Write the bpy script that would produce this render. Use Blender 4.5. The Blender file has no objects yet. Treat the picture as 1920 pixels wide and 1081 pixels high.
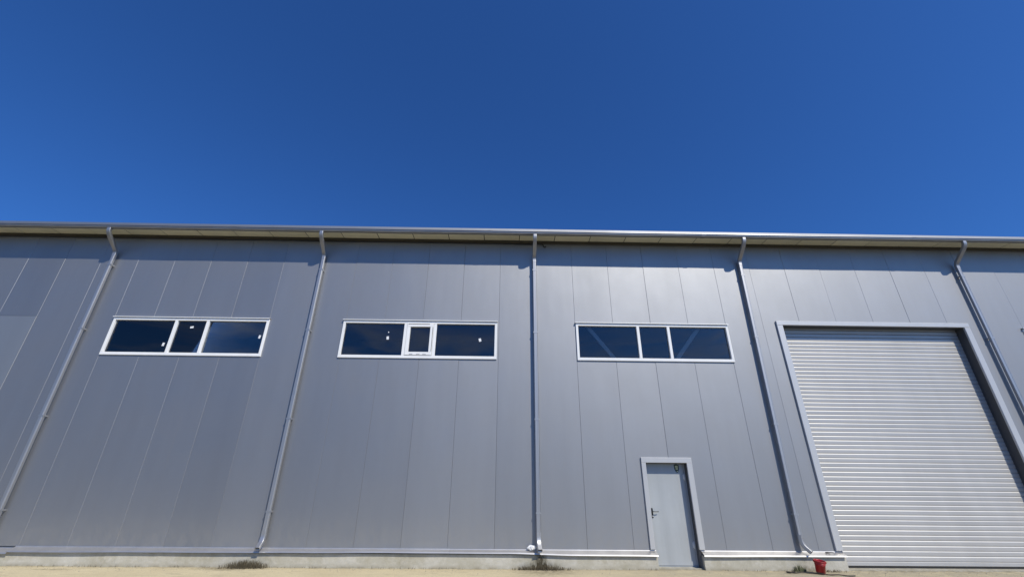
import bpy, math, random
from mathutils import Vector, Matrix, noise

R = math.radians
scene = bpy.context.scene
col = scene.collection
random.seed(7)

# ------------------------------------------------------------------ camera
CX, CD, CH = 10.194, 10.543, 1.649
PITCH, YAW, ROLL = 0.42626, 0.01315, 0.00879
cam_data = bpy.data.cameras.new('camera')
cam = bpy.data.objects.new('camera', cam_data)
col.objects.link(cam)
cam_data.sensor_fit = 'HORIZONTAL'
cam_data.sensor_width = 36.0
cam_data.lens = 796.0 / 1920.0 * 36.0
cam_data.clip_start = 0.05
cam_data.clip_end = 5000.0
fwd = Vector((math.sin(YAW) * math.cos(PITCH), math.cos(YAW) * math.cos(PITCH), math.sin(PITCH)))
rt0 = Vector((math.cos(YAW), -math.sin(YAW), 0))
up0 = rt0.cross(fwd)
rt = math.cos(ROLL) * rt0 + math.sin(ROLL) * up0
up = -math.sin(ROLL) * rt0 + math.cos(ROLL) * up0
cam.matrix_world = Matrix(((rt.x, up.x, -fwd.x, CX), (rt.y, up.y, -fwd.y, -CD), (rt.z, up.z, -fwd.z, CH), (0, 0, 0, 1)))
scene.camera = cam

# ------------------------------------------------------------------ sky, sun, exposure
SUN_ELEV, SUN_AZ = 45.6, 36.4          # azimuth measured to the right of straight behind the camera
sd = Vector((math.sin(R(SUN_AZ)) * math.cos(R(SUN_ELEV)), -math.cos(R(SUN_AZ)) * math.cos(R(SUN_ELEV)), math.sin(R(SUN_ELEV))))
world = bpy.data.worlds.new('World')
scene.world = world
world.use_nodes = True
wn, wl = world.node_tree.nodes, world.node_tree.links
wn.clear()
wout = wn.new('ShaderNodeOutputWorld')
bg = wn.new('ShaderNodeBackground')
sky = wn.new('ShaderNodeTexSky')
sky.sky_type = 'NISHITA'
sky.sun_disc = False
sky.sun_elevation = R(SUN_ELEV)
sky.sun_rotation = R(180.0 - SUN_AZ)
sky.altitude = 0.0
sky.air_density = 1.0
sky.dust_density = 0.7
sky.ozone_density = 10.0
# thin low cloud all round the horizon (seen mirrored in the window glass)
tc = wn.new('ShaderNodeTexCoord')
sx = wn.new('ShaderNodeSeparateXYZ')
wl.new(tc.outputs['Generated'], sx.inputs[0])
mp = wn.new('ShaderNodeMapping')
mp.inputs['Scale'].default_value = (2.2, 2.2, 9.0)
mp.inputs['Location'].default_value = (5.1, 2.7, 6.9)
wl.new(tc.outputs['Generated'], mp.inputs[0])
cn = wn.new('ShaderNodeTexNoise')
cn.inputs['Scale'].default_value = 2.0
cn.inputs['Detail'].default_value = 7.0
cn.inputs['Roughness'].default_value = 0.62
cn.inputs['Distortion'].default_value = 0.6
wl.new(mp.outputs[0], cn.inputs[0])
cr = wn.new('ShaderNodeMapRange')
cr.inputs[1].default_value = 0.47
cr.inputs[2].default_value = 0.72
wl.new(cn.outputs['Fac'], cr.inputs[0])
cb = wn.new('ShaderNodeMapRange')
cb.interpolation_type = 'SMOOTHSTEP'
cb.inputs[1].default_value = 0.345
cb.inputs[2].default_value = 0.295
wl.new(sx.outputs['Z'], cb.inputs[0])
cm = wn.new('ShaderNodeMath'); cm.operation = 'MULTIPLY'
wl.new(cr.outputs[0], cm.inputs[0]); wl.new(cb.outputs[0], cm.inputs[1])
cm2 = wn.new('ShaderNodeMath'); cm2.operation = 'MULTIPLY'; cm2.inputs[1].default_value = 0.5
wl.new(cm.outputs[0], cm2.inputs[0])
mix = wn.new('ShaderNodeMixRGB')
mix.inputs[2].default_value = (5.6, 5.8, 6.0, 1)
wl.new(cm2.outputs[0], mix.inputs[0])
deep = wn.new('ShaderNodeMixRGB'); deep.blend_type = 'MULTIPLY'
deep.inputs[0].default_value = 1.0
deep.inputs[2].default_value = (0.37, 0.675, 1.02, 1)      # deep saturated blue of the whole sky
wl.new(sky.outputs[0], deep.inputs[1])
wl.new(deep.outputs[0], mix.inputs[1])
wl.new(mix.outputs[0], bg.inputs[0])
bg.inputs['Strength'].default_value = 0.125
wl.new(bg.outputs[0], wout.inputs[0])

sun_data = bpy.data.lights.new('sun', 'SUN')
sun_data.energy = 4.0
sun_data.angle = R(0.53)
sun_data.color = (1.0, 0.93, 0.80)
sun = bpy.data.objects.new('sun', sun_data)
col.objects.link(sun)
sun.rotation_euler = sd.to_track_quat('Z', 'Y').to_euler()
sun.location = (30, -40, 50)

scene.view_settings.view_transform = 'Standard'
scene.view_settings.look = 'None'
scene.view_settings.gamma = 1.0
scene.view_settings.exposure = 0.0
scene.render.engine = 'CYCLES'
scene.cycles.max_bounces = 8
scene.cycles.transparent_max_bounces = 8

# ------------------------------------------------------------------ materials
def new_mat(name):
    m = bpy.data.materials.new(name)
    m.use_nodes = True
    nt = m.node_tree
    return m, nt, nt.nodes['Principled BSDF']


def add_noise(nt, scale, detail=4.0, rough=0.55, vec=None, stretch=None, distortion=0.0):
    n = nt.nodes.new('ShaderNodeTexNoise')
    n.inputs['Scale'].default_value = scale
    n.inputs['Detail'].default_value = detail
    n.inputs['Roughness'].default_value = rough
    n.inputs['Distortion'].default_value = distortion
    if vec is None:
        vec = nt.nodes.new('ShaderNodeNewGeometry').outputs['Position']
    if stretch:
        mm = nt.nodes.new('ShaderNodeMapping')
        mm.inputs['Scale'].default_value = stretch
        nt.links.new(vec, mm.inputs[0])
        vec = mm.outputs[0]
    nt.links.new(vec, n.inputs[0])
    return n.outputs['Fac']


def ramp(nt, fac, lo, hi, a=0.0, b=1.0):
    n = nt.nodes.new('ShaderNodeMapRange')
    n.inputs[1].default_value = lo; n.inputs[2].default_value = hi
    n.inputs[3].default_value = a; n.inputs[4].default_value = b
    nt.links.new(fac, n.inputs[0])
    return n.outputs[0]


def math_node(nt, op, a, b):
    n = nt.nodes.new('ShaderNodeMath'); n.operation = op
    for i, v in enumerate((a, b)):
        if isinstance(v, (int, float)):
            n.inputs[i].default_value = v
        else:
            nt.links.new(v, n.inputs[i])
    return n.outputs[0]


def mixc(nt, fac, a, b, mode='MIX'):
    n = nt.nodes.new('ShaderNodeMixRGB'); n.blend_type = mode
    for i, v in ((0, fac), (1, a), (2, b)):
        if isinstance(v, (int, float)):
            n.inputs[i].default_value = v
        elif isinstance(v, tuple):
            n.inputs[i].default_value = (*v, 1)
        else:
            nt.links.new(v, n.inputs[i])
    return n.outputs[0]


def bump(nt, bsdf, h, strength, dist):
    n = nt.nodes.new('ShaderNodeBump')
    n.inputs['Strength'].default_value = strength
    n.inputs['Distance'].default_value = dist
    nt.links.new(h, n.inputs['Height'])
    nt.links.new(n.outputs[0], bsdf.inputs['Normal'])


def metal_paint(name, colr, metallic, rough, vary=0.05, dirt=0.05, wave=0.0, spec=0.5, splash=0.0):
    m, nt, b = new_mat(name)
    oi = nt.nodes.new('ShaderNodeObjectInfo')
    v = ramp(nt, oi.outputs['Random'], 0, 1, 1 - vary, 1 + vary)
    streak = add_noise(nt, 1.0, 5, 0.6, stretch=(2.3, 2.3, 0.22))
    blot = add_noise(nt, 0.9, 4, 0.6)
    d = math_node(nt, 'MULTIPLY', ramp(nt, streak, 0.35, 0.75, 1 + dirt * .4, 1 - dirt), ramp(nt, blot, 0.3, 0.75, 1 + dirt * .3, 1 - dirt * .8))
    k = math_node(nt, 'MULTIPLY', v, d)
    c = nt.nodes.new('ShaderNodeVectorMath'); c.operation = 'SCALE'
    c.inputs[0].default_value = colr
    nt.links.new(k, c.inputs['Scale'])
    cout = c.outputs[0]
    b.inputs['Metallic'].default_value = metallic
    if splash:      # dust splashed up from the yard and thin run marks
        zz = nt.nodes.new('ShaderNodeSeparateXYZ')
        nt.links.new(nt.nodes.new('ShaderNodeNewGeometry').outputs['Position'], zz.inputs[0])
        fine = add_noise(nt, 7.0, 8, 0.7, stretch=(1.0, 1.0, 0.6))
        low = math_node(nt, 'MULTIPLY', ramp(nt, zz.outputs['Z'], 1.0, 0.34), ramp(nt, fine, 0.38, 0.66))
        runs = math_node(nt, 'MULTIPLY', ramp(nt, add_noise(nt, 1.0, 6, 0.7, stretch=(9.0, 9.0, 0.16)), 0.60, 0.78), 0.45)
        f2 = math_node(nt, 'MULTIPLY', math_node(nt, 'MAXIMUM', low, runs), splash)
        cout = mixc(nt, f2, cout, (0.27, 0.25, 0.205))
        nt.links.new(math_node(nt, 'MULTIPLY', math_node(nt, 'SUBTRACT', 1.0, f2), metallic), b.inputs['Metallic'])
    nt.links.new(cout, b.inputs['Base Color'])
    b.inputs['Specular IOR Level'].default_value = spec
    r2 = math_node(nt, 'ADD', ramp(nt, blot, 0.2, 0.8, rough - 0.03, rough + 0.03), ramp(nt, oi.outputs['Random'], 0, 1, -.015, .015))
    nt.links.new(r2, b.inputs['Roughness'])
    if wave:
        w = add_noise(nt, 1.0, 2, 0.5, stretch=(1.6, 1.6, 0.5))
        bump(nt, b, w, 1.0, wave)
    return m


M = {}
M['panel'] = metal_paint('silver_panel_paint', (0.366, 0.374, 0.385), 0.95, 0.595, 0.03, 0.035, 0.006, splash=0.30)
M['panel_pale'] = metal_paint('pale_panel_paint', (0.43, 0.435, 0.43), 0.90, 0.59, 0.01, 0.03, 0.003)
M['trim'] = metal_paint('grey_trim_sheet', (0.58, 0.58, 0.57), 0.35, 0.45, 0.03, 0.06)
M['flashing'] = metal_paint('pale_flashing_sheet', (0.50, 0.49, 0.475), 0.70, 0.44, 0.03, 0.12)
M['pipe'] = metal_paint('silver_pipe_paint', (0.46, 0.462, 0.465), 0.80, 0.46, 0.02, 0.06)
M['gutter'] = metal_paint('gutter_sheet', (0.36, 0.365, 0.37), 0.7, 0.38, 0.02, 0.12)
M['slat'] = metal_paint('shutter_slat_paint', (0.49, 0.485, 0.47), 0.25, 0.46, 0.035, 0.06)
M['leaf'] = metal_paint('door_leaf_paint', (0.43, 0.455, 0.465), 0.1, 0.45, 0.0, 0.14)
M['soffit'] = metal_paint('cream_soffit_sheet', (0.86, 0.82, 0.60), 0.0, 0.5, 0.04, 0.08)
M['pvc'] = metal_paint('white_window_frame', (0.90, 0.90, 0.87), 0.0, 0.35, 0.0, 0.06)
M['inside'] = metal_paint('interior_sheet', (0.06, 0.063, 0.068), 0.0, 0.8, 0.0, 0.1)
M['steel'] = metal_paint('grey_painted_steel', (0.72, 0.74, 0.75), 0.0, 0.5, 0.0, 0.1)


def plain(name, c, rough=0.5, metallic=0.0, nscale=8.0, nvar=0.15, bmp=0.0):
    m, nt, b = new_mat(name)
    n = add_noise(nt, nscale, 4, 0.6)
    cc = mixc(nt, n, tuple(x * (1 - nvar) for x in c), tuple(min(1, x * (1 + nvar)) for x in c))
    nt.links.new(cc, b.inputs['Base Color'])
    b.inputs['Roughness'].default_value = rough
    b.inputs['Metallic'].default_value = metallic
    if bmp:
        bump(nt, b, n, 1.0, bmp)
    return m


M['reveal'] = plain('dark_reveal_steel', (0.07, 0.072, 0.075), 0.5)
M['joint'] = plain('dark_joint_and_shade', (0.10, 0.09, 0.065), 0.9)  # soffit joints, plus the shade painted onto the wall top strip
M['black'] = plain('black_plastic', (0.012, 0.012, 0.013), 0.35)
M['rubber'] = plain('black_rubber', (0.02, 0.02, 0.02), 0.8)
M['red'] = plain('red_bucket_plastic', (0.36, 0.014, 0.020), 0.38, 0, 14, 0.25)
M['rope'] = plain('dark_rope', (0.035, 0.032, 0.028), 0.9, 0, 60, 0.5)
M['bag'] = plain('white_bag_plastic', (0.75, 0.76, 0.76), 0.35, 0, 20, 0.1)
M['paper'] = plain('white_label_paper', (0.85, 0.86, 0.86), 0.6, 0, 20, 0.05)
M['sign_dark'] = plain('dark_green_sticker', (0.012, 0.02, 0.010), 0.4)
M['sign_light'] = plain('pale_yellow_sticker', (0.62, 0.64, 0.36), 0.5)
M['weed'] = plain('dry_weed', (0.085, 0.07, 0.042), 0.9, 0, 30, 0.5)
M['weed_green'] = plain('dusty_grass', (0.11, 0.12, 0.06), 0.9, 0, 30, 0.4)
M['pebble'] = plain('stone_chip', (0.36, 0.32, 0.24), 0.9, 0, 25, 0.4)

# window glass: clear pane with mirror reflection
m, nt, b = new_mat('window_glass')
nt.nodes.remove(b)
out = nt.nodes['Material Output']
tr = nt.nodes.new('ShaderNodeBsdfTransparent'); tr.inputs[0].default_value = (0.74, 0.77, 0.79, 1)
gl = nt.nodes.new('ShaderNodeBsdfGlossy'); gl.inputs['Roughness'].default_value = 0.0
gl.inputs['Color'].default_value = (1, 1, 1, 1)
fr = nt.nodes.new('ShaderNodeFresnel'); fr.inputs['IOR'].default_value = 1.6
wv = add_noise(nt, 1.1, 1, 0.4)
bp = nt.nodes.new('ShaderNodeBump'); bp.inputs['Strength'].default_value = 1.0; bp.inputs['Distance'].default_value = 0.0012
nt.links.new(wv, bp.inputs['Height'])
nt.links.new(bp.outputs[0], gl.inputs['Normal'])
ms = nt.nodes.new('ShaderNodeMixShader')
nt.links.new(fr.outputs[0], ms.inputs[0]); nt.links.new(tr.outputs[0], ms.inputs[1]); nt.links.new(gl.outputs[0], ms.inputs[2])
nt.links.new(ms.outputs[0], out.inputs['Surface'])
M['glass'] = m


def blob(nt, pos, cx, cz, rx, rz, axis2='Z'):
    """0..1 mask, soft disc around a place on a wall or on the ground (world metres)"""
    s = nt.nodes.new('ShaderNodeSeparateXYZ'); nt.links.new(pos, s.inputs[0])
    a = math_node(nt, 'DIVIDE', math_node(nt, 'SUBTRACT', s.outputs['X'], cx), rx)
    c = math_node(nt, 'DIVIDE', math_node(nt, 'SUBTRACT', s.outputs[axis2], cz), rz)
    d = math_node(nt, 'ADD', math_node(nt, 'MULTIPLY', a, a), math_node(nt, 'MULTIPLY', c, c))
    return math_node(nt, 'POWER', 2.718, math_node(nt, 'MULTIPLY', d, -1.0))


# concrete of the plinth, with runoff stains below the downpipes
m, nt, b = new_mat('plinth_concrete')
pos = nt.nodes.new('ShaderNodeNewGeometry').outputs['Position']
n1 = add_noise(nt, 1.3, 6, 0.62, vec=pos)
n2 = add_noise(nt, 6.0, 6, 0.65, vec=pos)
n3 = add_noise(nt, 45.0, 4, 0.6, vec=pos)
c1 = mixc(nt, ramp(nt, n1, 0.35, 0.68), (0.37, 0.345, 0.26), (0.53, 0.515, 0.45))
c1 = mixc(nt, ramp(nt, n2, 0.45, 0.72, 0, .55), c1, (0.64, 0.62, 0.56))
c1 = mixc(nt, ramp(nt, n3, 0.35, 0.7, 0, .25), c1, (0.24, 0.225, 0.18))
st = None
for (cx_, cz_, rx_, rz_, k_) in ((10.98, 0.16, 0.13, 0.16, 1.0), (10.97, 0.0, 0.42, 0.10, 1.2), (4.85, 0.0, 0.45, 0.10, 1.0), (16.62, 0.0, .30, .10, .6), (2.2, .1, .25, .12, .2), (8.1, .08, .2, .14, .25)):
    mk = math_node(nt, 'MULTIPLY', blob(nt, pos, cx_, cz_, rx_, rz_), k_)
    st = mk if st is None else math_node(nt, 'ADD', st, mk)
st = math_node(nt, 'MULTIPLY', st, ramp(nt, add_noise(nt, 14, 6, 0.7, vec=pos, stretch=(1.6, 1.6, 0.5)), 0.30, 0.62, .15, 1.0))
sg = nt.nodes.new('ShaderNodeMapRange'); nt.links.new(st, sg.inputs[0]); sg.inputs[1].default_value = 0.12; sg.inputs[2].default_value = 0.75
c1 = mixc(nt, sg.outputs[0], c1, (0.055, 0.046, 0.026))
# damp line along the foot
sz = nt.nodes.new('ShaderNodeSeparateXYZ'); nt.links.new(pos, sz.inputs[0])
foot = math_node(nt, 'MULTIPLY', ramp(nt, sz.outputs['Z'], 0.07, 0.0, 0, .7), ramp(nt, n2, .35, .6))
c1 = mixc(nt, foot, c1, (0.19, 0.165, 0.10))
nt.links.new(c1, b.inputs['Base Color'])
b.inputs['Roughness'].default_value = 0.9
bump(nt, b, math_node(nt, 'ADD', n2, math_node(nt, 'MULTIPLY', n3, .4)), 0.6, 0.012)
M['plinth'] = m

# sandy concrete yard
m, nt, b = new_mat('sandy_concrete_yard')
pos = nt.nodes.new('ShaderNodeNewGeometry').outputs['Position']
n1 = add_noise(nt, 0.7, 6, 0.6, vec=pos)
n2 = add_noise(nt, 3.2, 6, 0.65, vec=pos, distortion=0.8)
n3 = add_noise(nt, 40.0, 4, 0.65, vec=pos)
sz = nt.nodes.new('ShaderNodeSeparateXYZ'); nt.links.new(pos, sz.inputs[0])
grey = math_node(nt, 'MULTIPLY', ramp(nt, sz.outputs['X'], 9.5, 16.0), ramp(nt, n2, .30, .62, .25, 1.0))
c1 = mixc(nt, ramp(nt, n1, .35, .7), (0.55, 0.465, 0.285), (0.62, 0.535, 0.335))
c1 = mixc(nt, math_node(nt, 'MULTIPLY', grey, .85), c1, (0.285, 0.255, 0.185))
c1 = mixc(nt, ramp(nt, n3, .42, .72, 0, .5), c1, (0.30, 0.26, 0.17))
c1 = mixc(nt, ramp(nt, add_noise(nt, 2.0, 7, .7, vec=pos, stretch=(.55, 2.2, 1), distortion=1.5), .52, .66, 0, .55), c1, (0.36, 0.31, 0.20))
c1 = mixc(nt, math_node(nt, 'MULTIPLY', ramp(nt, n2, .55, .72, 0, .5), ramp(nt, sz.outputs['X'], 10, 12)), c1, (0.50, 0.44, 0.31))
st = None
for (cx_, cy_, rx_, ry_, k_) in ((4.6, -0.22, 0.75, 0.22, 1.0), (11.1, -0.3, 0.7, 0.5, .8), (1.2, -.42, .5, .06, .8), (16.6, -.25, .6, .2, .6), (7.6, -.2, .3, .05, .35)):
    mk = math_node(nt, 'MULTIPLY', blob(nt, pos, cx_, cy_, rx_, ry_, 'Y'), k_)
    st = mk if st is None else math_node(nt, 'ADD', st, mk)
st = math_node(nt, 'MULTIPLY', st, ramp(nt, add_noise(nt, 9, 6, 0.7, vec=pos), 0.32, 0.62, .1, 1.0))
c1 = mixc(nt, ramp(nt, st, .12, .8, 0, .85), c1, (0.12, 0.098, 0.055))
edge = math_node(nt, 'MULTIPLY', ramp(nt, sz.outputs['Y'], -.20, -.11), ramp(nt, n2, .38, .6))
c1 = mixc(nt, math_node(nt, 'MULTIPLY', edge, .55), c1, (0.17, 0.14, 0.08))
# unseen ground beyond the sandy strip, added as dark asphalt to cut bounce light
far = ramp(nt, math_node(nt, 'ADD', sz.outputs['Y'], math_node(nt, 'MULTIPLY', n1, 1.2)), -1.6, -2.6)
c1 = mixc(nt, far, c1, mixc(nt, n2, (0.075, 0.073, 0.070), (0.115, 0.108, 0.095)))
nt.links.new(c1, b.inputs['Base Color'])
b.inputs['Roughness'].default_value = 0.92
bump(nt, b, math_node(nt, 'ADD', n2, math_node(nt, 'MULTIPLY', n3, .3)), 0.5, 0.012)
M['yard'] = m

# ------------------------------------------------------------------ mesh helpers
class MB:
    def __init__(s):
        s.v, s.f, s.sm = [], [], []

    def face(s, pts, smooth=False):
        i = len(s.v); s.v += [tuple(p) for p in pts]
        s.f.append(tuple(range(i, i + len(pts)))); s.sm.append(smooth)

    def box(s, x0, x1, y0, y1, z0, z1):
        i = len(s.v)
        s.v += [(x0, y0, z0), (x1, y0, z0), (x1, y1, z0), (x0, y1, z0), (x0, y0, z1), (x1, y0, z1), (x1, y1, z1), (x0, y1, z1)]
        for q in ((0, 3, 2, 1), (4, 5, 6, 7), (0, 1, 5, 4), (1, 2, 6, 5), (2, 3, 7, 6), (3, 0, 4, 7)):
            s.f.append(tuple(i + k for k in q)); s.sm.append(False)

    def bevbox(s, x0, x1, y0, y1, z0, z1, b=0.004):
        """box whose front (-y) edges are chamfered"""
        i = len(s.v)
        s.v += [(x0 + b, y0, z0 + b), (x1 - b, y0, z0 + b), (x1 - b, y0, z1 - b), (x0 + b, y0, z1 - b),
                (x0, y0 + b, z0), (x1, y0 + b, z0), (x1, y0 + b, z1), (x0, y0 + b, z1),
                (x0, y1, z0), (x1, y1, z0), (x1, y1, z1), (x0, y1, z1)]
        for q in ((0, 1, 2, 3), (4, 5, 1, 0), (5, 6, 2, 1), (6, 7, 3, 2), (7, 4, 0, 3),
                  (8, 9, 5, 4), (9, 10, 6, 5), (10, 11, 7, 6), (11, 8, 4, 7), (11, 10, 9, 8)):
            s.f.append(tuple(i + k for k in q)); s.sm.append(False)

    def loft(s, rings, closed=True, cap=True, smooth=True):
        n = len(rings[0]); i = len(s.v)
        for r in rings: s.v += [tuple(p) for p in r]
        for a in range(len(rings) - 1):
            for k in range(n if closed else n - 1):
                k2 = (k + 1) % n
                s.f.append((i + a * n + k, i + a * n + k2, i + (a + 1) * n + k2, i + (a + 1) * n + k)); s.sm.append(smooth)
        if cap:
            s.f.append(tuple(i + k for k in reversed(range(n)))); s.sm.append(False)
            e = i + (len(rings) - 1) * n
            s.f.append(tuple(e + k for k in range(n))); s.sm.append(False)

    def mesh(s, name):
        me = bpy.data.meshes.new(name)
        me.from_pydata(s.v, [], s.f)
        me.polygons.foreach_set('use_smooth', s.sm)
        me.update()
        return me


def add(name, me, mat, parent=None, loc=(0, 0, 0), rot=(0, 0, 0)):
    if isinstance(me, MB): me = me.mesh(name)
    if mat and not me.materials: me.materials.append(M[mat])
    o = bpy.data.objects.new(name, me)
    col.objects.link(o)
    o.location = loc; o.rotation_euler = rot
    if parent: o.parent = parent
    return o


def tag(o, label, cat, group=None):
    o['label'] = label; o['category'] = cat
    if group: o['group'] = group
    return o


def ring_xy(prof, origin, ax, ay):
    o = Vector(origin)
    return [o + ax * p[0] + ay * p[1] for p in prof]


def rrect(w, d, r, n=3):
    """rounded rectangle outline, counter-clockwise"""
    pts = []
    for (cx_, cy_, a0) in ((w / 2 - r, d / 2 - r, 0), (-w / 2 + r, d / 2 - r, 90), (-w / 2 + r, -d / 2 + r, 180), (w / 2 - r, -d / 2 + r, 270)):
        for k in range(n + 1):
            a = R(a0 + 90 * k / n)
            pts.append((cx_ + r * math.cos(a), cy_ + r * math.sin(a)))
    return pts


def sweep_yz(path, prof):
    """rings of prof swept along a path in the YZ plane (list of (y,z)); profile x = world x"""
    rings = []
    for i, (y, z) in enumerate(path):
        a = path[max(0, i - 1)]; c = path[min(len(path) - 1, i + 1)]
        t = Vector((0, c[0] - a[0], c[1] - a[1])).normalized()
        nrm = Vector((1, 0, 0)).cross(t)
        rings.append(ring_xy(prof, (0, y, z), Vector((1, 0, 0)), nrm))
    return rings


def bez(p0, p1, p2, n):
    return [tuple((1 - t) ** 2 * a + 2 * (1 - t) * t * b_ + t * t * c for a, b_, c in zip(p0, p1, p2)) for t in [k / n for k in range(n + 1)]]


# ------------------------------------------------------------------ ground
g = MB()
xs = [-1500, -300, -60, -12] + [x * 0.5 - 8 for x in range(81)] + [45, 100, 330, 1500]
ys = [-1500, -300, -60, -20, -8, -3] + [-2 + k * 0.1 for k in range(24)] + [4, 20, 60, 300, 1500]
nx = len(xs)
for y in ys:
    for x in xs:
        z = 0.0
        if -9 < x < 33 and -3 < y < 0.35:
            z = 0.008 * (noise.noise(Vector((x * .7, y * 1.9, 0))) - .2) + 0.004 * noise.noise(Vector((x * 3, y * 5, 4)))
        g.v.append((x, y, z - 0.006))
for j in range(len(ys) - 1):
    for i in range(nx - 1):
        a = j * nx + i
        g.f.append((a, a + 1, a + nx + 1, a + nx)); g.sm.append(True)
ground = add('ground', g, 'yard')
ground['kind'] = 'structure'

# ------------------------------------------------------------------ warehouse
XL, XR = -9, 32
WT = 7.95          # top of the wall
WB = 0.335         # bottom of the wall panels
WZ0, WZ1 = 4.455, 5.455
DEPTH = 16.0
OV = 0.442
barn = bpy.data.objects.new('warehouse', None)
col.objects.link(barn)
barn.location = (0, 0, 0)
tag(barn, 'long silver metal-panelled warehouse with downpipes, strip windows, steel door and roller shutter', 'warehouse')

WIN = [(0.015, 4.02), (5.945, 9.955), (12.012, 16.03), (23.95, 27.96)]
DOOR = (13.45, 14.395, 2.07)
SHUT = (17.50, 22.365, 5.47)

# wall core: a thin inner skin with openings, standing 3 cm behind the panel faces
HM = .018
def holes_at(x):
    h = []
    for a, c in WIN:
        if a + .03 <= x <= c - .03: h.append((WZ0 + .03, WZ1 - .03))
    if DOOR[0] - HM <= x <= DOOR[1] + HM: h.append((-.1, DOOR[2] + HM))
    if SHUT[0] - HM <= x <= SHUT[1] + HM: h.append((-.1, SHUT[2] + HM))
    return h

cuts = sorted(set([XL, XR] + [v for a, c in WIN for v in (a + .03, c - .03)] + [DOOR[0] - HM, DOOR[1] + HM, SHUT[0] - HM, SHUT[1] + HM]))
w = MB()
for a, c in zip(cuts[:-1], cuts[1:]):
    z = 0.0
    for h0, h1 in sorted(holes_at((a + c) / 2)) + [(WT, WT)]:
        if h0 > z: w.box(a, c, .030, .085, z, h0)
        z = max(z, h1)
wall = add('wall', w, 'panel', barn)

GAP, CH_ = 0.0008, 0.0037
def panel_mesh(rects, wdt=1.0):
    """rects: (x0,x1,z0,z1) local; an edge on the panel's own side gets the joint's chamfer"""
    b_ = MB()
    for (x0, x1, z0, z1) in rects:
        l = x0 <= 1e-6; r_ = x1 >= wdt - 1e-6
        xa = x0 + (GAP if l else 0); xb = x1 - (GAP if r_ else 0)
        ca = CH_ if l else 0; cb_ = CH_ if r_ else 0
        prof = [(xa, .0295)]
        if l: prof += [(xa, CH_ * 1.1)]
        prof += [(xa + ca, 0), (xb - cb_, 0)]
        if r_: prof += [(xb, CH_ * 1.1)]
        prof += [(xb, .0295)]
        b_.loft([[(p[0], p[1], z0) for p in prof], [(p[0], p[1], z1) for p in prof]], closed=True, cap=True, smooth=False)
    return b_.mesh('panel')

pcache = {}
for k in range(XL, XR):
    rects = None
    for (a, c) in WIN:
        if a < k + 1 and c > k and min(c, k + 1) - max(a, k) > .2:
            rects = [(0, 1, WB, WZ0 + .02), (0, 1, WZ1 - .02, WT)]
            if a > k + .001: rects.append((0, a - k + .02, WZ0 + .02, WZ1 - .02))
            if c < k + 1 - .001: rects.append((c - k - .02, 1, WZ0 + .02, WZ1 - .02))
    if k == 13: rects = [(0, DOOR[0] - 13 - HM, WB, DOOR[2] + HM), (0, 1, DOOR[2] + HM, WT)]
    if k == 14: rects = [(DOOR[1] - 14 + HM, 1, WB, DOOR[2] + HM), (0, 1, DOOR[2] + HM, WT)]
    if k in (13, 14):
        z0 = rects[1]
        rects = [rects[0], (0, 1, DOOR[2] + HM, WZ0 + .02), (0, 1, WZ1 - .02, WT)]
    if k == 17: rects = [(0, SHUT[0] - 17 - HM, WB, SHUT[2] + HM), (0, 1, SHUT[2] + HM, WT)]
    if 18 <= k <= 21: rects = [(0, 1, SHUT[2] + HM, WT)]
    if k == 22: rects = [(SHUT[1] - 22 + HM, 1, WB, SHUT[2] + HM), (0, 1, SHUT[2] + HM, WT)]
    if k <= -3:
        rects = [(0, 1, 5.465, WT)]
    if rects is None: rects = [(0, 1, WB, WT)]
    key = tuple(tuple(round(q, 3) for q in r_) for r_ in rects)
    if key not in pcache: pcache[key] = panel_mesh(rects)
    rz = random.uniform(-.0022, .0022)
    add('panel', pcache[key], 'panel', wall, (k, random.uniform(-.0008, .0008), 0), (random.uniform(-.0004, .0004), 0, rz))
    if k <= -3:     # paler lower piece left of the first downpipe
        key = 'pale'
        if key not in pcache: pcache[key] = panel_mesh([(0, 1, WB, 5.459)])
        p = add('panel', pcache[key], 'panel_pale', wall, (k, -.001, 0), (0, 0, -.004))
        p['label'] = 'paler lower wall panel with a cut top edge'

# other walls, roof and inner linings (seen only through the glass)
o_ = MB()
o_.box(XL, XL + .1, .09, DEPTH, 0, WT); o_.box(XR - .1, XR, .09, DEPTH, 0, WT); o_.box(XL, XR, DEPTH, DEPTH + .1, 0, WT)
for (xe0, xe1) in ((XL, XL + .1), (XR - .1, XR)):
    o_.loft([[(xe0, .09, WT), (xe0, DEPTH / 2, WT + .8), (xe0, DEPTH, WT)], [(xe1, .09, WT), (xe1, DEPTH / 2, WT + .8), (xe1, DEPTH, WT)]], smooth=False)
add('outer_wall', o_, 'panel', barn)
r_ = MB()
for s_ in (0, 1):
    ya, yb = (-OV, DEPTH / 2) if s_ == 0 else (DEPTH + OV, DEPTH / 2)
    z0 = WT + .012; z1 = z0 + .1 * (abs(yb - ya))
    r_.loft([[(XL - .2, ya, z0), (XL - .2, yb, z1), (XL - .2, yb, z1 + .1), (XL - .2, ya, z0 + .1)],
             [(XR + .2, ya, z0), (XR + .2, yb, z1), (XR + .2, yb, z1 + .1), (XR + .2, ya, z0 + .1)]], smooth=False)
add('roof', r_, 'panel', barn)
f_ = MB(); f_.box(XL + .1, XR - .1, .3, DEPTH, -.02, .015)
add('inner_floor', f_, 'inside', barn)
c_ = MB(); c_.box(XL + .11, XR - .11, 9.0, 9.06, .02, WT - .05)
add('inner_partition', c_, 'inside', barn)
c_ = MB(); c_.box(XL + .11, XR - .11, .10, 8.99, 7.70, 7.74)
add('inner_ceiling', c_, 'inside', barn)
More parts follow.
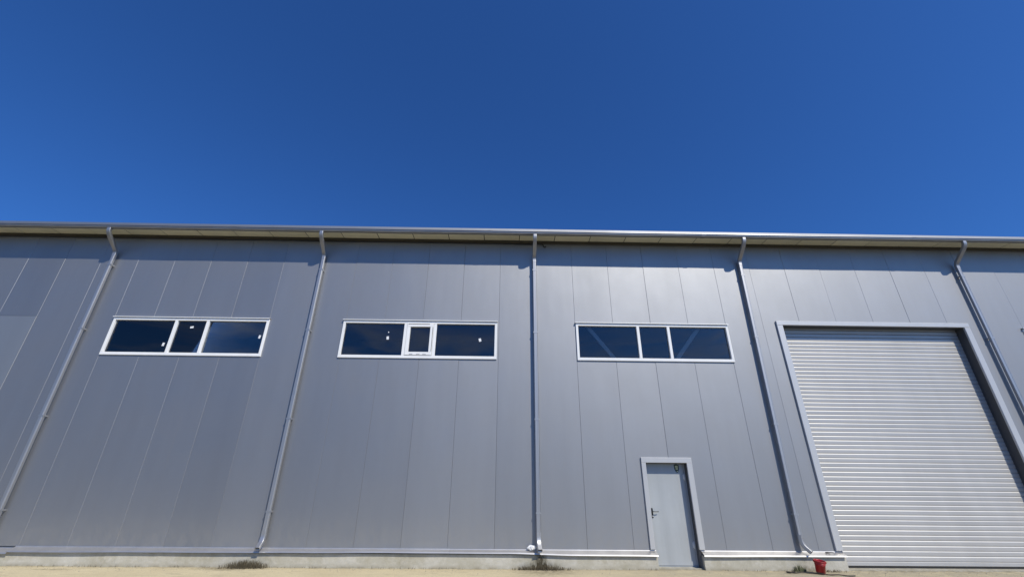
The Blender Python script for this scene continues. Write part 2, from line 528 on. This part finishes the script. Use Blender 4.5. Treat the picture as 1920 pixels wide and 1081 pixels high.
for xe in (XL + .12, XR - .14):
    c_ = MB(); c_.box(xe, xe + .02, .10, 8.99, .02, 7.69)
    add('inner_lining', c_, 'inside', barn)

# soffit: roof panel undersides with open joints
sf = MB(); sf.box(XL - .2, XR + .2, -OV + .01, -.002, WT - .004, WT + .011)
soffit = add('soffit', sf, 'joint', barn)
spm = MB()
spm.box(0.010, .990, 0, OV - .03, .012, .020)
spmesh = spm.mesh('soffit_panel')
for k in range(XL, XR):
    add('soffit_panel', spmesh, 'soffit', soffit, (k + .53, -OV + .012, WT - .026 + random.uniform(-.0015, .0015)), (random.uniform(-.002, .002), 0, 0))
# closing strip where the wall meets the soffit; dark colour paints in the shade
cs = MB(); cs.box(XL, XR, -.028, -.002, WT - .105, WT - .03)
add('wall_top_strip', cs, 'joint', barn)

# gutter: rolled front lip, curved body
gprof = [(-OV - .004, 8.030), (-OV - .004, 7.905)]
for k in range(7):
    a = R(90.0 * k / 6)
    gprof.append((-OV - .075 - .05 * math.sin(a), 7.885 + .045 * (1 - math.cos(a))))
gprof += [(-OV - .125, 7.945)]
lipc = (-OV - .131, 7.957); lr = .0125
for k in range(9):
    a = R(-80 - 260 * k / 8)
    gprof.append((lipc[0] + lr * math.cos(a), lipc[1] + lr * math.sin(a)))
gprof += [(-OV - .121, 7.93)]
for k in range(7):
    a = R(90.0 - 90.0 * k / 6)
    gprof.append((-OV - .072 - .045 * math.sin(a), 7.890 + .04 * (1 - math.cos(a))))
gprof += [(-OV - .008, 7.91), (-OV - .008, 8.030)]
gb = MB(); rings = []
x = XL - .25
while x < XR + .3:
    dz = .010 * noise.noise(Vector((x * .35, 0, 1))) + .004 * noise.noise(Vector((x * 1.3, 3, 1))) - .0007 * (x - 11) * (0 if x > 11 else -1) * 0
    dy = .006 * noise.noise(Vector((x * .5, 9, 1)))
    rings.append([(x, p[0] + dy, p[1] + dz) for p in gprof])
    x += .5
gb.loft(rings, closed=True, cap=True, smooth=False)
gutter = add('gutter', gb, 'gutter', barn, (0, 0, -.056))
gj = MB()
jr = [[(xx, p[0] - .003 if p[0] < -OV - .06 else p[0], p[1] - (.003 if p[1] < 7.93 else -.002)) for p in gprof] for xx in (-.05, .05)]
gj.loft(jr, closed=True, cap=True, smooth=False)
gjm = gj.mesh('joint_cover')
for xx in (-2.2, 3.8, 9.7, 15.6, 21.5, 27.4):
    add('joint_cover', gjm, 'gutter', gutter, (xx, 0, .002))

# ------------------------------------------------------------------ plinth and its flashing
def plinth(x0, x1):
    b_ = MB(); n = max(2, int((x1 - x0) / .25)); rings = []
    for i in range(n + 1):
        x = x0 + (x1 - x0) * i / n
        d = .010 * noise.noise(Vector((x * .6, 1, 0)))
        e = .008 * noise.noise(Vector((x * 2.1, 5, 0)))
        rings.append([(x, -.108 + e * .5, -.05), (x, -.095 + d * .6, .05), (x, -.088 + d * .6, .235), (x, -.08 + d * .6, .25), (x, .0285, .25), (x, .0285, -.05)])
    b_.loft(rings, closed=True, cap=True, smooth=False)
    return b_
PL = [(XL, -.32), (-.312, 13.462), (14.44, 17.475), (22.40, XR)]
for a, c in PL: add('plinth', plinth(a, c), 'plinth', barn)

def front_z(x):
    pts = [(-9, .262), (0, .262), (4.8, .280), (7.5, .292), (10.4, .293), (11.6, .266), (13.5, .262), (17.5, .272), (33, .272)]
    for (xa, za), (xb, zb) in zip(pts[:-1], pts[1:]):
        if xa <= x <= xb: return za + (zb - za) * (x - xa) / (xb - xa)
    return .27
def flashing(x0, x1, drop=0.0, seed=0):
    b_ = MB(); n = max(2, int((x1 - x0) / .2)); rings = []
    for i in range(n + 1):
        x = x0 + (x1 - x0) * i / n
        dz = .006 * noise.noise(Vector((x * .9, seed, 2))) + front_z(x) + .006 - drop
        dy = .008 * noise.noise(Vector((x * .7, seed, 7)))
        zt = .328 - drop
        rings.append([(x, -.0045, zt + .012), (x, -.0065, zt + .012), (x, -.012, zt - .004), (x, -.135 + dy, dz), (x, -.142 + dy, dz - .003), (x, -.151 + dy, dz - .026), (x, -.147 + dy, dz - .026),
                      (x, -.138 + dy, dz - .006), (x, -.012, zt - .010), (x, -.0045, zt - .006)])
    b_.loft(rings, closed=True, cap=True, smooth=False)
    return b_
for i, (a, c, d) in enumerate(((XL, -.06, .03), (-.055, 3.05, 0), (3.053, 9.06, 0), (9.063, 10.93, .002), (10.933, 13.466, 0), (14.436, 17.478, 0), (22.395, 28.0, 0))):
    add('flashing', flashing(a, c, d, i * 3.3), 'flashing', barn)

# ------------------------------------------------------------------ windows
def glass_box(x0, x1, z0, z1):
    b_ = MB(); w2, h2 = (x1 - x0) / 2, (z1 - z0) / 2
    b_.box(-w2, w2, 0, .006, -h2, h2); b_.c = ((x0 + x1) / 2, (z0 + z1) / 2); return b_
YG = .022
def window(a, c, m1, m2, sash, labels):
    fw = .062
    f = MB()
    f.bevbox(a, c, -.032, .05, WZ0, WZ0 + fw + .012, .005)
    f.bevbox(a, c, -.032, .05, WZ1 - fw - .012, WZ1 - .008, .005)
    f.bevbox(a, a + fw, -.0315, .05, WZ0 + fw + .012, WZ1 - fw - .012, .005)
    f.bevbox(c - fw, c, -.0315, .05, WZ0 + fw + .012, WZ1 - fw - .012, .005)
    win = add('window', f, 'pvc', barn)
    d = MB()
    d.loft([[(xx, -.001, WZ1 + .028), (xx, -.060, WZ1 + .012), (xx, -.062, WZ1 - .004), (xx, -.058, WZ1 - .004), (xx, -.056, WZ1 + .008), (xx, -.001, WZ1 + .022)] for xx in (a - .015, c + .015)], smooth=False)
    add('drip_cap', d, 'pvc', win)
    for mm in (m1, m2):
        b_ = MB(); b_.bevbox(mm - .036, mm + .036, -.030, .05, WZ0 + fw + .012, WZ1 - fw - .012, .005)
        add('mullion', b_, 'pvc', win)
    z0, z1 = WZ0 + fw + .012, WZ1 - fw - .012
    spans = [(a + fw, m1 - .036), (m1 + .036, m2 - .036), (m2 + .036, c - fw)]
    for i, (p, q_) in enumerate(spans):
        if i == 1 and sash:
            b_ = MB(); sw = .085
            p2, q2, y2, y3 = p + .006, q_ - .006, z0 + .006, z1 - .006
            b_.bevbox(p2, q2, -.045, .045, y2, y2 + sw, .006)
            b_.bevbox(p2, q2, -.045, .045, y3 - sw, y3, .006)
            b_.bevbox(p2, p2 + sw, -.0445, .045, y2 + sw, y3 - sw, .006)
            b_.bevbox(q2 - sw, q2, -.0445, .045, y2 + sw, y3 - sw, .006)
            add('sash', b_, 'pvc', win)
            h = MB(); h2 = MB()
            h.box(p2 + .03, q2 - .10, -.049, -.0435, y3 - .020, y3 - .008)
            h2.box(q2 - .020, q2 - .010, -.049, -.0435, y2 + .10, y3 - .10)
            add('sash_seal', h, 'rubber', win); add('sash_seal', h2, 'rubber', win)
            for q3 in (0.12, .3, .46):
                h3 = MB(); h3.box(p2 + q3, p2 + q3 + .09, -.048, -.0435, y2 + .018, y2 + .026)
                add('drain_slot', h3, 'rubber', win)
            pn = glass_box(p2 + sw - .005, q2 - sw + .005, y2 + sw - .005, y3 - sw + .005)
        else:
            pn = glass_box(p - .004, q_ + .004, z0 - .004, z1 + .004)
        add('pane', pn, 'glass', win, (pn.c[0], YG, pn.c[1]), (random.uniform(-.0008, .0008), 0, random.uniform(-.0008, .0008)))
    for (x, z, w_, h_, rt_) in labels:
        w_ *= .85; h_ *= .85
        b_ = MB(); b_.box(-w_ / 2, w_ / 2, -.001, 0, -h_ / 2, h_ / 2)
        add('sticker', b_, 'paper', win, (x, YG - .006, z), (0, rt_, 0))
    return win
window(*WIN[0], 1.645, 2.455, False, [(1.48, 4.75, .065, .10, .1), (2.055, 5.215, .10, .06, -.15), (3.855, 4.98, .06, .10, .12)])
window(*WIN[1], 7.575, 8.345, True, [(7.135, 4.995, .07, .10, -.1), (9.517, 4.97, .07, .10, -.25), (7.14, 5.15, .03, .03, .5)])
window(*WIN[2], 13.64, 14.44, False, [])
window(*WIN[3], 25.58, 26.39, False, [])

# steelwork behind the third window
def bar(p, q_, w_, d_, name):
    p, q_ = Vector(p), Vector(q_); t = (q_ - p).normalized(); n2 = Vector((0, 1, 0)); n1_ = t.cross(n2)
    pr = rrect(w_, d_, .008, 2); b_ = MB()
    b_.loft([ring_xy(pr, p, n1_, n2), ring_xy(pr, q_, n1_, n2)], smooth=False)
    return add(name, b_, 'steel', barn)
bar((11.40, .18, 6.70), (13.80, .18, 3.50), .10, .06, 'brace')
bar((16.374, .18, 6.70), (13.78, .255, 3.50), .10, .06, 'brace')
for xx in (4.95, 10.9, 16.55, 22.9):
    b_ = MB(); b_.box(-.1, .1, -.02, .0, 0, 7.66); b_.box(-.1, .1, .22, .24, 0, 7.8); b_.box(-.008, .008, 0, .22, 0, 7.8)
    add('column', b_, 'steel', barn, (xx, .30, .016))

# ------------------------------------------------------------------ steel door
DX0, DX1, DZ = DOOR
RD = .153
dl = MB()
dl.bevbox(DX0 + .012, DX1 - .030, RD, RD + .05, .035, DZ - .004, .004)
door = add('door', dl, 'leaf', barn)
fr_ = MB()
fr_.box(DX1 - .028, DX1 - .001, RD - .012, RD + .06, .02, DZ - .002)
fr_.box(DX0 + .001, DX0 + .010, RD - .012, RD + .06, .02, DZ - .002)
fr_.box(DX0 + .010, DX1 - .028, RD + .012, RD + .06, .012, .033)
add('door_frame', fr_, 'leaf', door)
sd_ = MB()
tw = .105
# folded surround: front faces, return to the wall, reveals
sd_.bevbox(DX0 - tw, DX1 + tw + .02, -.036, -.0012, DZ + .0, DZ + .115, .006)
sd_.bevbox(DX0 - tw, DX0 + .0, -.0358, -.0012, .352, DZ - .0, .006)
sd_.bevbox(DX1 + .0, DX1 + tw + .02, -.0358, -.0012, .352, DZ - .0, .006)
rv = MB()
rv.box(DX0 - .012, DX0 + .0005, -.001, RD + .05, .03, DZ)
rv.box(DX1 - .0005, DX1 + .012, -.001, RD + .05, .03, DZ)
rv.box(DX0 - .012, DX1 + .012, -.001, RD + .05, DZ + .0005, DZ + .012)
add('reveal', rv, 'reveal', door)
surround = add('door_surround', sd_, 'trim', door)
hd = MB()
pr = rrect(.036, .20, .017, 4)
hd.loft([[(p[0], .0, p[1]) for p in pr], [(p[0], -.010, p[1]) for p in pr]][::-1], smooth=False)
cyl = [(.010 * math.cos(R(36 * k)), .010 * math.sin(R(36 * k))) for k in range(10)]
hd.loft([[(p[0], -.008, .03 + p[1]) for p in cyl], [(p[0], -.055, .03 + p[1]) for p in cyl]][::-1])
lev = rrect(.020, .016, .007, 3)
hd.loft([[(x_, -.055 + p[0] + dy_, .03 + p[1]) for p in lev] for x_, dy_ in ((-.012, 0), (.03, -.004), (.10, -.004), (.132, .006))])
add('handle', hd, 'black', door, (DX0 + .075, RD, 1.035))
kc = MB(); kc.loft([[(p[0] * 1.1, 0, p[1] * 1.1) for p in cyl], [(p[0] * 1.1, -.014, p[1] * 1.1) for p in cyl]][::-1])
add('key_cylinder', kc, 'steel', door, (DX0 + .077, RD - .009, .975))
for zz in (.42, 1.78):
    hb = MB(); hb.loft([[(p[0] * 1.1, p[1] * 1.1, -.07) for p in cyl], [(p[0] * 1.1, p[1] * 1.1, .07) for p in cyl]]); hb.box(-.03, .028, .006, .014, -.05, .05)
    add('hinge', hb, 'steel', door, (DX1 - .034, RD - .016, zz))
shield = [(-.058, .075), (-.02, .078), (0, .092), (.02, .078), (.058, .075), (.055, -.02), (.03, -.075), (0, -.098), (-.03, -.075), (-.055, -.02)]
sb = MB(); sb.loft([[(p[0], 0, p[1]) for p in shield], [(p[0], -.0015, p[1]) for p in shield]], smooth=False)
stk = add('sticker', sb, 'sign_dark', door, (14.215, RD - .0005, 1.965))
for (x0, x1, z0, z1) in ((-.034, .030, .012, .052), (-.026, .030, -.030, .004), (-.006, .022, -.078, -.056)):
    q = MB(); q.box(x0, x1, -.0032, -.0016, z0, z1)
    s2 = add('sticker_print', q, 'sign_light', door, (14.215, RD - .0005, 1.965))
th = MB(); th.box(DX0 - .0, DX1 + .04, -.02, RD + .06, -.03, .012)
add('threshold', th, 'plinth', door)

# ------------------------------------------------------------------ roller shutter
SX0, SX1, SZ = SHUT
RS = .209
sh = MB()
sh.box(SX0 - .05, SX1 + .05, RS + .03, RS + .04, .02, SZ + .2)
shutter = add('roller_shutter', sh, 'slat', barn)
slp = [(.020, 0), (.008, .0), (.0, .005), (-.001, .03), (-.001, .074), (.0032, .0855), (.010, .0955), (.020, .0955)]
sm_ = MB()
sm_.loft([[(SX0 + .012, RS + p[0], p[1]) for p in slp], [(SX1 - .012, RS + p[0], p[1]) for p in slp]], smooth=False)
slat_mesh = sm_.mesh('slat')
pitch = .1
for k in range(55):
    add('slat', slat_mesh, 'slat', shutter, (0, random.uniform(-.0012, .0012), .130 + k * pitch + random.uniform(-.0012, .0012)), (random.uniform(-.005, .005), 0, 0))
bb = MB(); bb.bevbox(SX0 + .012, SX1 - .012, RS - .012, RS + .03, .045, .125, .008)
add('bottom_bar', bb, 'slat', shutter)
bs = MB(); bs.box(SX0 + .012, SX1 - .012, RS + .0, RS + .02, .0, .045)
add('bottom_seal', bs, 'rubber', shutter)
for (x0, x1) in ((SX0 + .001, SX0 + .011), (SX1 - .011, SX1 - .001)):
    gq = MB(); gq.box(x0, x1, RS - .03, RS + .03, .005, SZ - .002)
    add('guide_rail', gq, 'reveal', shutter)
ss = MB(); tw = .155
ss.bevbox(SX0 - tw, SX1 + tw, -.046, -.0012, SZ, SZ + .115, .007)
ss.bevbox(SX0 - tw, SX0, -.0458, -.0012, .352, SZ, .007)
ss.bevbox(SX1, SX1 + tw, -.0458, -.0012, .352, SZ, .007)
rv = MB()
rv.box(SX0 - .012, SX0 + .0005, -.001, RS + .029, .01, SZ)
rv.box(SX1 - .0005, SX1 + .012, -.001, RS + .029, .01, SZ)
rv.box(SX0 - .012, SX1 + .012, -.001, RS + .029, SZ + .0005, SZ + .014)
add('reveal', rv, 'reveal', shutter)
add('shutter_surround', ss, 'trim', shutter)
rp = MB(); rp.box(SX0 - .02, SX1 + .03, -.06, RS + .3, -.03, .006)
add('threshold', rp, 'plinth', shutter)

# ------------------------------------------------------------------ downpipes
PW, PD, PY = .092, .072, -.085
prof = rrect(PW, PD, .015, 4)
straight = [(PY, 7.26), (PY, 3.62), (PY, .60)]
neck_path = [(-OV - .07, 7.905), (-OV - .07, 7.84)] + bez((-OV - .07, 7.80), (-OV - .07, 7.72), (-OV + .02, 7.64), 6) + bez((PY - .075, 7.41), (PY, 7.345), (PY, 7.27), 6) + [(PY, 7.20)]
shoe_path = [(PY, .66)] + bez((PY, .585), (PY, .47), (PY - .075, .405), 6) + [(PY - .150, .338)]

def tube(path, prof, hollow=False):
    b_ = MB(); rg = sweep_yz(path, prof)
    b_.loft(rg, closed=True, cap=not hollow, smooth=False)
    if hollow:
        n = len(prof)
        last = rg[-1]; c0 = sum((Vector(p) for p in last), Vector()) / n
        prev = rg[-2]; c1_ = sum((Vector(p) for p in prev), Vector()) / n
        back = (c1_ - c0).normalized() * .07
        inner = [c0 + (Vector(p) - c0) * .90 for p in last]
        inner2 = [p + back for p in inner]
        b_.loft([last, inner, inner2], closed=True, cap=False)
        b_.face(list(inner2)); b_.face(list(reversed(rg[0])))
    return b_
big = [(p[0] * 1.07, p[1] * 1.09) for p in prof]
pm = tube(straight, prof); seam_ = MB()
pm.bevbox(PW * .20, PW * .30, PY - PD / 2 - .004, PY - PD / 2 + .004, .62, 7.2, .002)
pipe_me = pm.mesh('downpipe')
neck_me = tube(neck_path, big).mesh('neck')
shoe_me = tube(shoe_path, big, True).mesh('shoe')
col_me = tube([(PY, 3.66), (PY, 3.58)], [(p[0] * 1.025, p[1] * 1.03) for p in prof]).mesh('sleeve')
def collar(path_i):
    y0, z0 = path_i[0]; y1, z1 = path_i[1]
    return tube([(y0, z0), (y1, z1)], [(p[0] * 1.15, p[1] * 1.2) for p in prof]).mesh('collar')
dirv = Vector((PY - .075 - (-OV + .02), 7.41 - 7.64)); dirv.normalize()
def on_diag(t): return (-OV + .02 + (PY - .075 + OV - .02) * t, 7.64 + (7.41 - 7.64) * t)
collars = [collar((on_diag(t), on_diag(t + .05))) for t in (.05, .55)]
stm = MB()
stm.box(-PW / 2 - .006, PW / 2 + .006, PY - PD / 2 - .005, PY - PD / 2 - .001, -.018, .018)
stm.box(PW / 2 + .001, PW / 2 + .006, PY - PD / 2 - .001, -.003, -.018, .018)
stm.box(-PW / 2 - .006, -PW / 2 - .001, PY - PD / 2 - .001, -.003, -.018, .018)
stm.box(PW / 2 + .006, PW / 2 + .022, PY - .008, PY + .002, -.010, .010)
strap_me = stm.mesh('strap')
PX = [-.635, 5.105, 10.945, 16.592, 22.905]
LEAN = [0, 0, 0, .0175, 0]
SHOE = [0, 0, .12, .75, 0]
for i, px in enumerate(PX):
    dp = add('downpipe', pipe_me, 'pipe', barn, (px, 0, 0), (0, LEAN[i], 0))
    add('neck', neck_me, 'pipe', dp)
    a = SHOE[i]
    add('shoe', shoe_me, 'pipe', dp, (math.sin(a) * PY, PY - math.cos(a) * PY, 0), (0, 0, a))
    add('sleeve', col_me, 'pipe', dp, (0, 0, random.uniform(-.08, .08)))
    for cme in collars: add('collar', cme, 'pipe', dp)
    for zz in (6.92, 5.12, 2.98, 1.05):
        add('strap', strap_me, 'pipe', dp, (0, 0, zz + random.uniform(-.05, .05)))

# ------------------------------------------------------------------ loose things
# dark cable under the eaves, ending in a hook
def wire(pts, r, n=6):
    b_ = MB(); rings = []
    P_ = [Vector(p) for p in pts]
    for i, p in enumerate(P_):
        t = (P_[min(i + 1, len(P_) - 1)] - P_[max(0, i - 1)]).normalized()
        u = t.cross(Vector((.13, .2, 1))).normalized(); v = t.cross(u)
        rings.append([p + u * (r * math.cos(2 * math.pi * k / n)) + v * (r * math.sin(2 * math.pi * k / n)) for k in range(n)])
    b_.loft(rings)
    return b_
pts = [(x * .5 - 8.5, -.020, 7.835 + .012 * noise.noise(Vector((x * .4, 2, 2)))) for x in range(40)]
pts += [(11.10, -.024, 7.845), (11.18, -.03, 7.83), (11.215, -.035, 7.79), (11.225, -.04, 7.74), (11.25, -.045, 7.715), (11.28, -.045, 7.725), (11.29, -.045, 7.76)]
tag(add('cable', wire(pts, .012), 'black'), 'black cable running under the eaves, ending in a hook by the middle downpipe', 'cable')

# red bucket
def bucket():
    root = bpy.data.objects.new('bucket', None); col.objects.link(root)
    tag(root, 'red plastic bucket leaning by the concrete plinth under a downpipe', 'bucket')
    n = 28
    def circ(r, z): return [(r * math.cos(2 * math.pi * k / n), r * math.sin(2 * math.pi * k / n), z) for k in range(n)]
    b_ = MB()
    b_.loft([circ(.106, 0), circ(.112, .006), circ(.126, .190), circ(.134, .192), circ(.134, .200), circ(.127, .203), circ(.129, .225), circ(.139, .227), circ(.140, .236), circ(.131, .239),
             circ(.134, .272), circ(.146, .274), circ(.147, .288), circ(.134, .290), circ(.128, .27), circ(.104, .012)], closed=True, cap=True, smooth=True)
    add('body', b_, 'red', root)
    hp = []
    for k in range(15):
        a = R(180 * k / 14)
        hp.append((.144 * math.cos(a), .150 * math.sin(a) , .262 - .10 * math.sin(a)))
    add('handle', wire(hp, .0035), 'steel', root)
    for s_ in (-1, 1):
        e_ = MB(); e_.bevbox(-.012, .012, -.018, .018, -.018, .018, .003)
        add('handle_lug', e_, 'red', root, (s_ * .143, 0, .258))
    root.scale = (.74, .74, .76)
    root.location = (16.66, -.40, .014)
    root.rotation_euler = (R(6), R(7), R(-25))
    return root
bucket()

# rope on the ground
rp_ = [(16.02, -.30), (16.0, -.345), (16.05, -.385), (16.13, -.375), (16.17, -.34), (16.12, -.305), (16.03, -.315), (16.1, -.365), (16.25, -.37), (16.4, -.375), (16.55, -.42), (16.68, -.52), (16.82, -.60), (17.0, -.64), (17.2, -.68)]
fine = []
for i in range(len(rp_) - 1):
    for k in range(4):
        t = k / 4; p0 = rp_[max(0, i - 1)]; p1 = rp_[i]; p2 = rp_[i + 1]; p3 = rp_[min(len(rp_) - 1, i + 2)]
        fine.append(tuple(.5 * (2 * b1 + (c1_ - a1) * t + (2 * a1 - 5 * b1 + 4 * c1_ - d1) * t * t + (3 * b1 - a1 - 3 * c1_ + d1) * t ** 3) for a1, b1, c1_, d1 in zip(p0, p1, p2, p3)))
tag(add('rope', wire([(p[0], p[1], .010 + .006 * math.sin(i * .8)) for i, p in enumerate(fine)], .010), 'rope'), 'dark looped rope lying on the sandy ground beside the bucket', 'rope')

# crumpled white bag on the flashing
b_ = MB(); rings = []
for j in range(9):
    th_ = math.pi * (j + .02) / 8.04; rg = []
    for k in range(16):
        a = 2 * math.pi * k / 16
        d = Vector((math.sin(th_) * math.cos(a), math.sin(th_) * math.sin(a), math.cos(th_)))
        s_ = 1 + .42 * noise.noise(d * 2.6 + Vector((3, 1, 0))) + .25 * noise.noise(d * 6)
        rg.append((d.x * .088 * s_, d.y * .042 * s_, d.z * .046 * s_))
    rings.append(rg)
b_.loft(rings, smooth=False)
tag(add('plastic_bag', b_, 'bag', None, (10.80, -.062, .372)), 'crumpled white plastic scrap on the flashing beside the middle downpipe', 'plastic scrap')

# black clip on the flashing by the shutter
cl = [(.042 * math.cos(R(30 * k)), .022 * math.sin(R(30 * k)), .004) for k in range(12)]
b_ = wire(cl + [cl[0], (.075, -.008, .006), (.11, -.014, .004)], .010)
tag(add('cable_clip', b_, 'black', None, (17.13, -.070, .322), (0, 0, -.15)), 'small black looped clip lying on the flashing above the bucket', 'clip')

# weeds
def weeds(name, label, x0, x1, n, hmin, hmax, mat, seed, ymin=-.24, mid=None):
    rnd = random.Random(seed); b_ = MB(); mid = (x0 + x1) / 2 if mid is None else mid
    for i in range(n):
        x = rnd.triangular(x0, x1, mid); y = rnd.uniform(ymin, -.125)
        k = 1 - .6 * abs(x - mid) / max(x1 - mid, mid - x0)
        h = rnd.uniform(hmin, hmax) * k
        a = rnd.uniform(0, 6.28); ln = rnd.uniform(.1, .8) * h
        dx, dy = math.cos(a) * ln, math.sin(a) * ln * .5
        w_ = rnd.uniform(.0025, .006)
        px_, py_ = -math.sin(a) * w_, math.cos(a) * w_
        p0 = Vector((x, y, -.01)); p1 = Vector((x + dx * .35, min(y + dy * .35, -.115), h * .6)); p2 = Vector((x + dx, min(y + dy, -.115), h))
        s_ = Vector((w_, 0, 0)) if rnd.random() < .6 else Vector((px_, py_, 0))
        b_.face((p0 - s_, p0 + s_, p1 + s_ * .7, p1 - s_ * .7)); b_.face((p1 - s_ * .7, p1 + s_ * .7, p2))
        if rnd.random() < .5:
            q_ = p1 + Vector((rnd.uniform(-.03, .03), rnd.uniform(-.015, 0), rnd.uniform(-.01, .03)))
            b_.face((p1, p1 + Vector((.004, 0, .002)), q_))
    return tag(add(name, b_, mat), label, 'weeds', 'weeds along the plinth')
weeds('weed_clump', 'dark dry weed clump at the plinth under the second downpipe from the left', 4.38, 5.40, 420, .05, .185, 'weed', 3, -.30, 4.95)
weeds('weed_clump', 'low dry weed clump at the plinth under the middle downpipe', 10.35, 11.75, 380, .02, .11, 'weed', 5, -.22, 11.0)
weeds('weed_clump', 'thin dusty grass tuft at the plinth left of the red bucket', 16.22, 16.54, 130, .04, .15, 'weed_green', 8, -.2, 16.38)
weeds('weed_clump', 'sparse dry weed bits at the plinth right of the red bucket', 16.75, 17.45, 60, .01, .05, 'weed', 12)

# stray dry blades along the foot of the plinth
rnd = random.Random(33); b_ = MB()
for i in range(520):
    x = rnd.uniform(-6, 27)
    if 13.45 < x < 14.45 or SX0 < x < SX1: continue
    if noise.noise(Vector((x * .8, 2.2, 0))) < -.05: continue
    y = rnd.uniform(-.16, -.115); h = rnd.uniform(.012, .055); w_ = rnd.uniform(.002, .005); dx = rnd.uniform(-.03, .03)
    b_.face(((x - w_, y, -.01), (x + w_, y, -.01), (x + dx, y - rnd.uniform(0, .02), h)))
dg = add('dry_grass', b_, 'weed')
dg['kind'] = 'stuff'; dg['label'] = 'sparse dry grass blades along the foot of the plinth'; dg['category'] = 'dry grass'

# stone chips and crumbs along the foot of the wall
rnd = random.Random(21); b_ = MB()
for i in range(1500):
    x = rnd.uniform(-5, 27); y = -.14 - abs(rnd.gauss(0, .22)); r0 = rnd.uniform(.003, .011) * (1.5 if rnd.random() < .08 else 1)
    if SX0 < x < SX1: y -= -.1 if rnd.random() < .3 else .05
    base = [Vector((math.cos(k * 2.1 + i) * r0 * rnd.uniform(.7, 1.3), math.sin(k * 2.1 + i) * r0, 0)) for k in range(3)]
    o3 = Vector((x, y, -.004)); top = o3 + Vector((rnd.uniform(-.3, .3) * r0, 0, r0 * rnd.uniform(.7, 1.3)))
    for k in range(3): b_.face((o3 + base[k], o3 + base[(k + 1) % 3], top))
dbr = add('stone_chips', b_, 'pebble')
dbr['kind'] = 'stuff'
dbr['label'] = 'small stone chips scattered on the ground along the plinth'
dbr['category'] = 'stone chips'
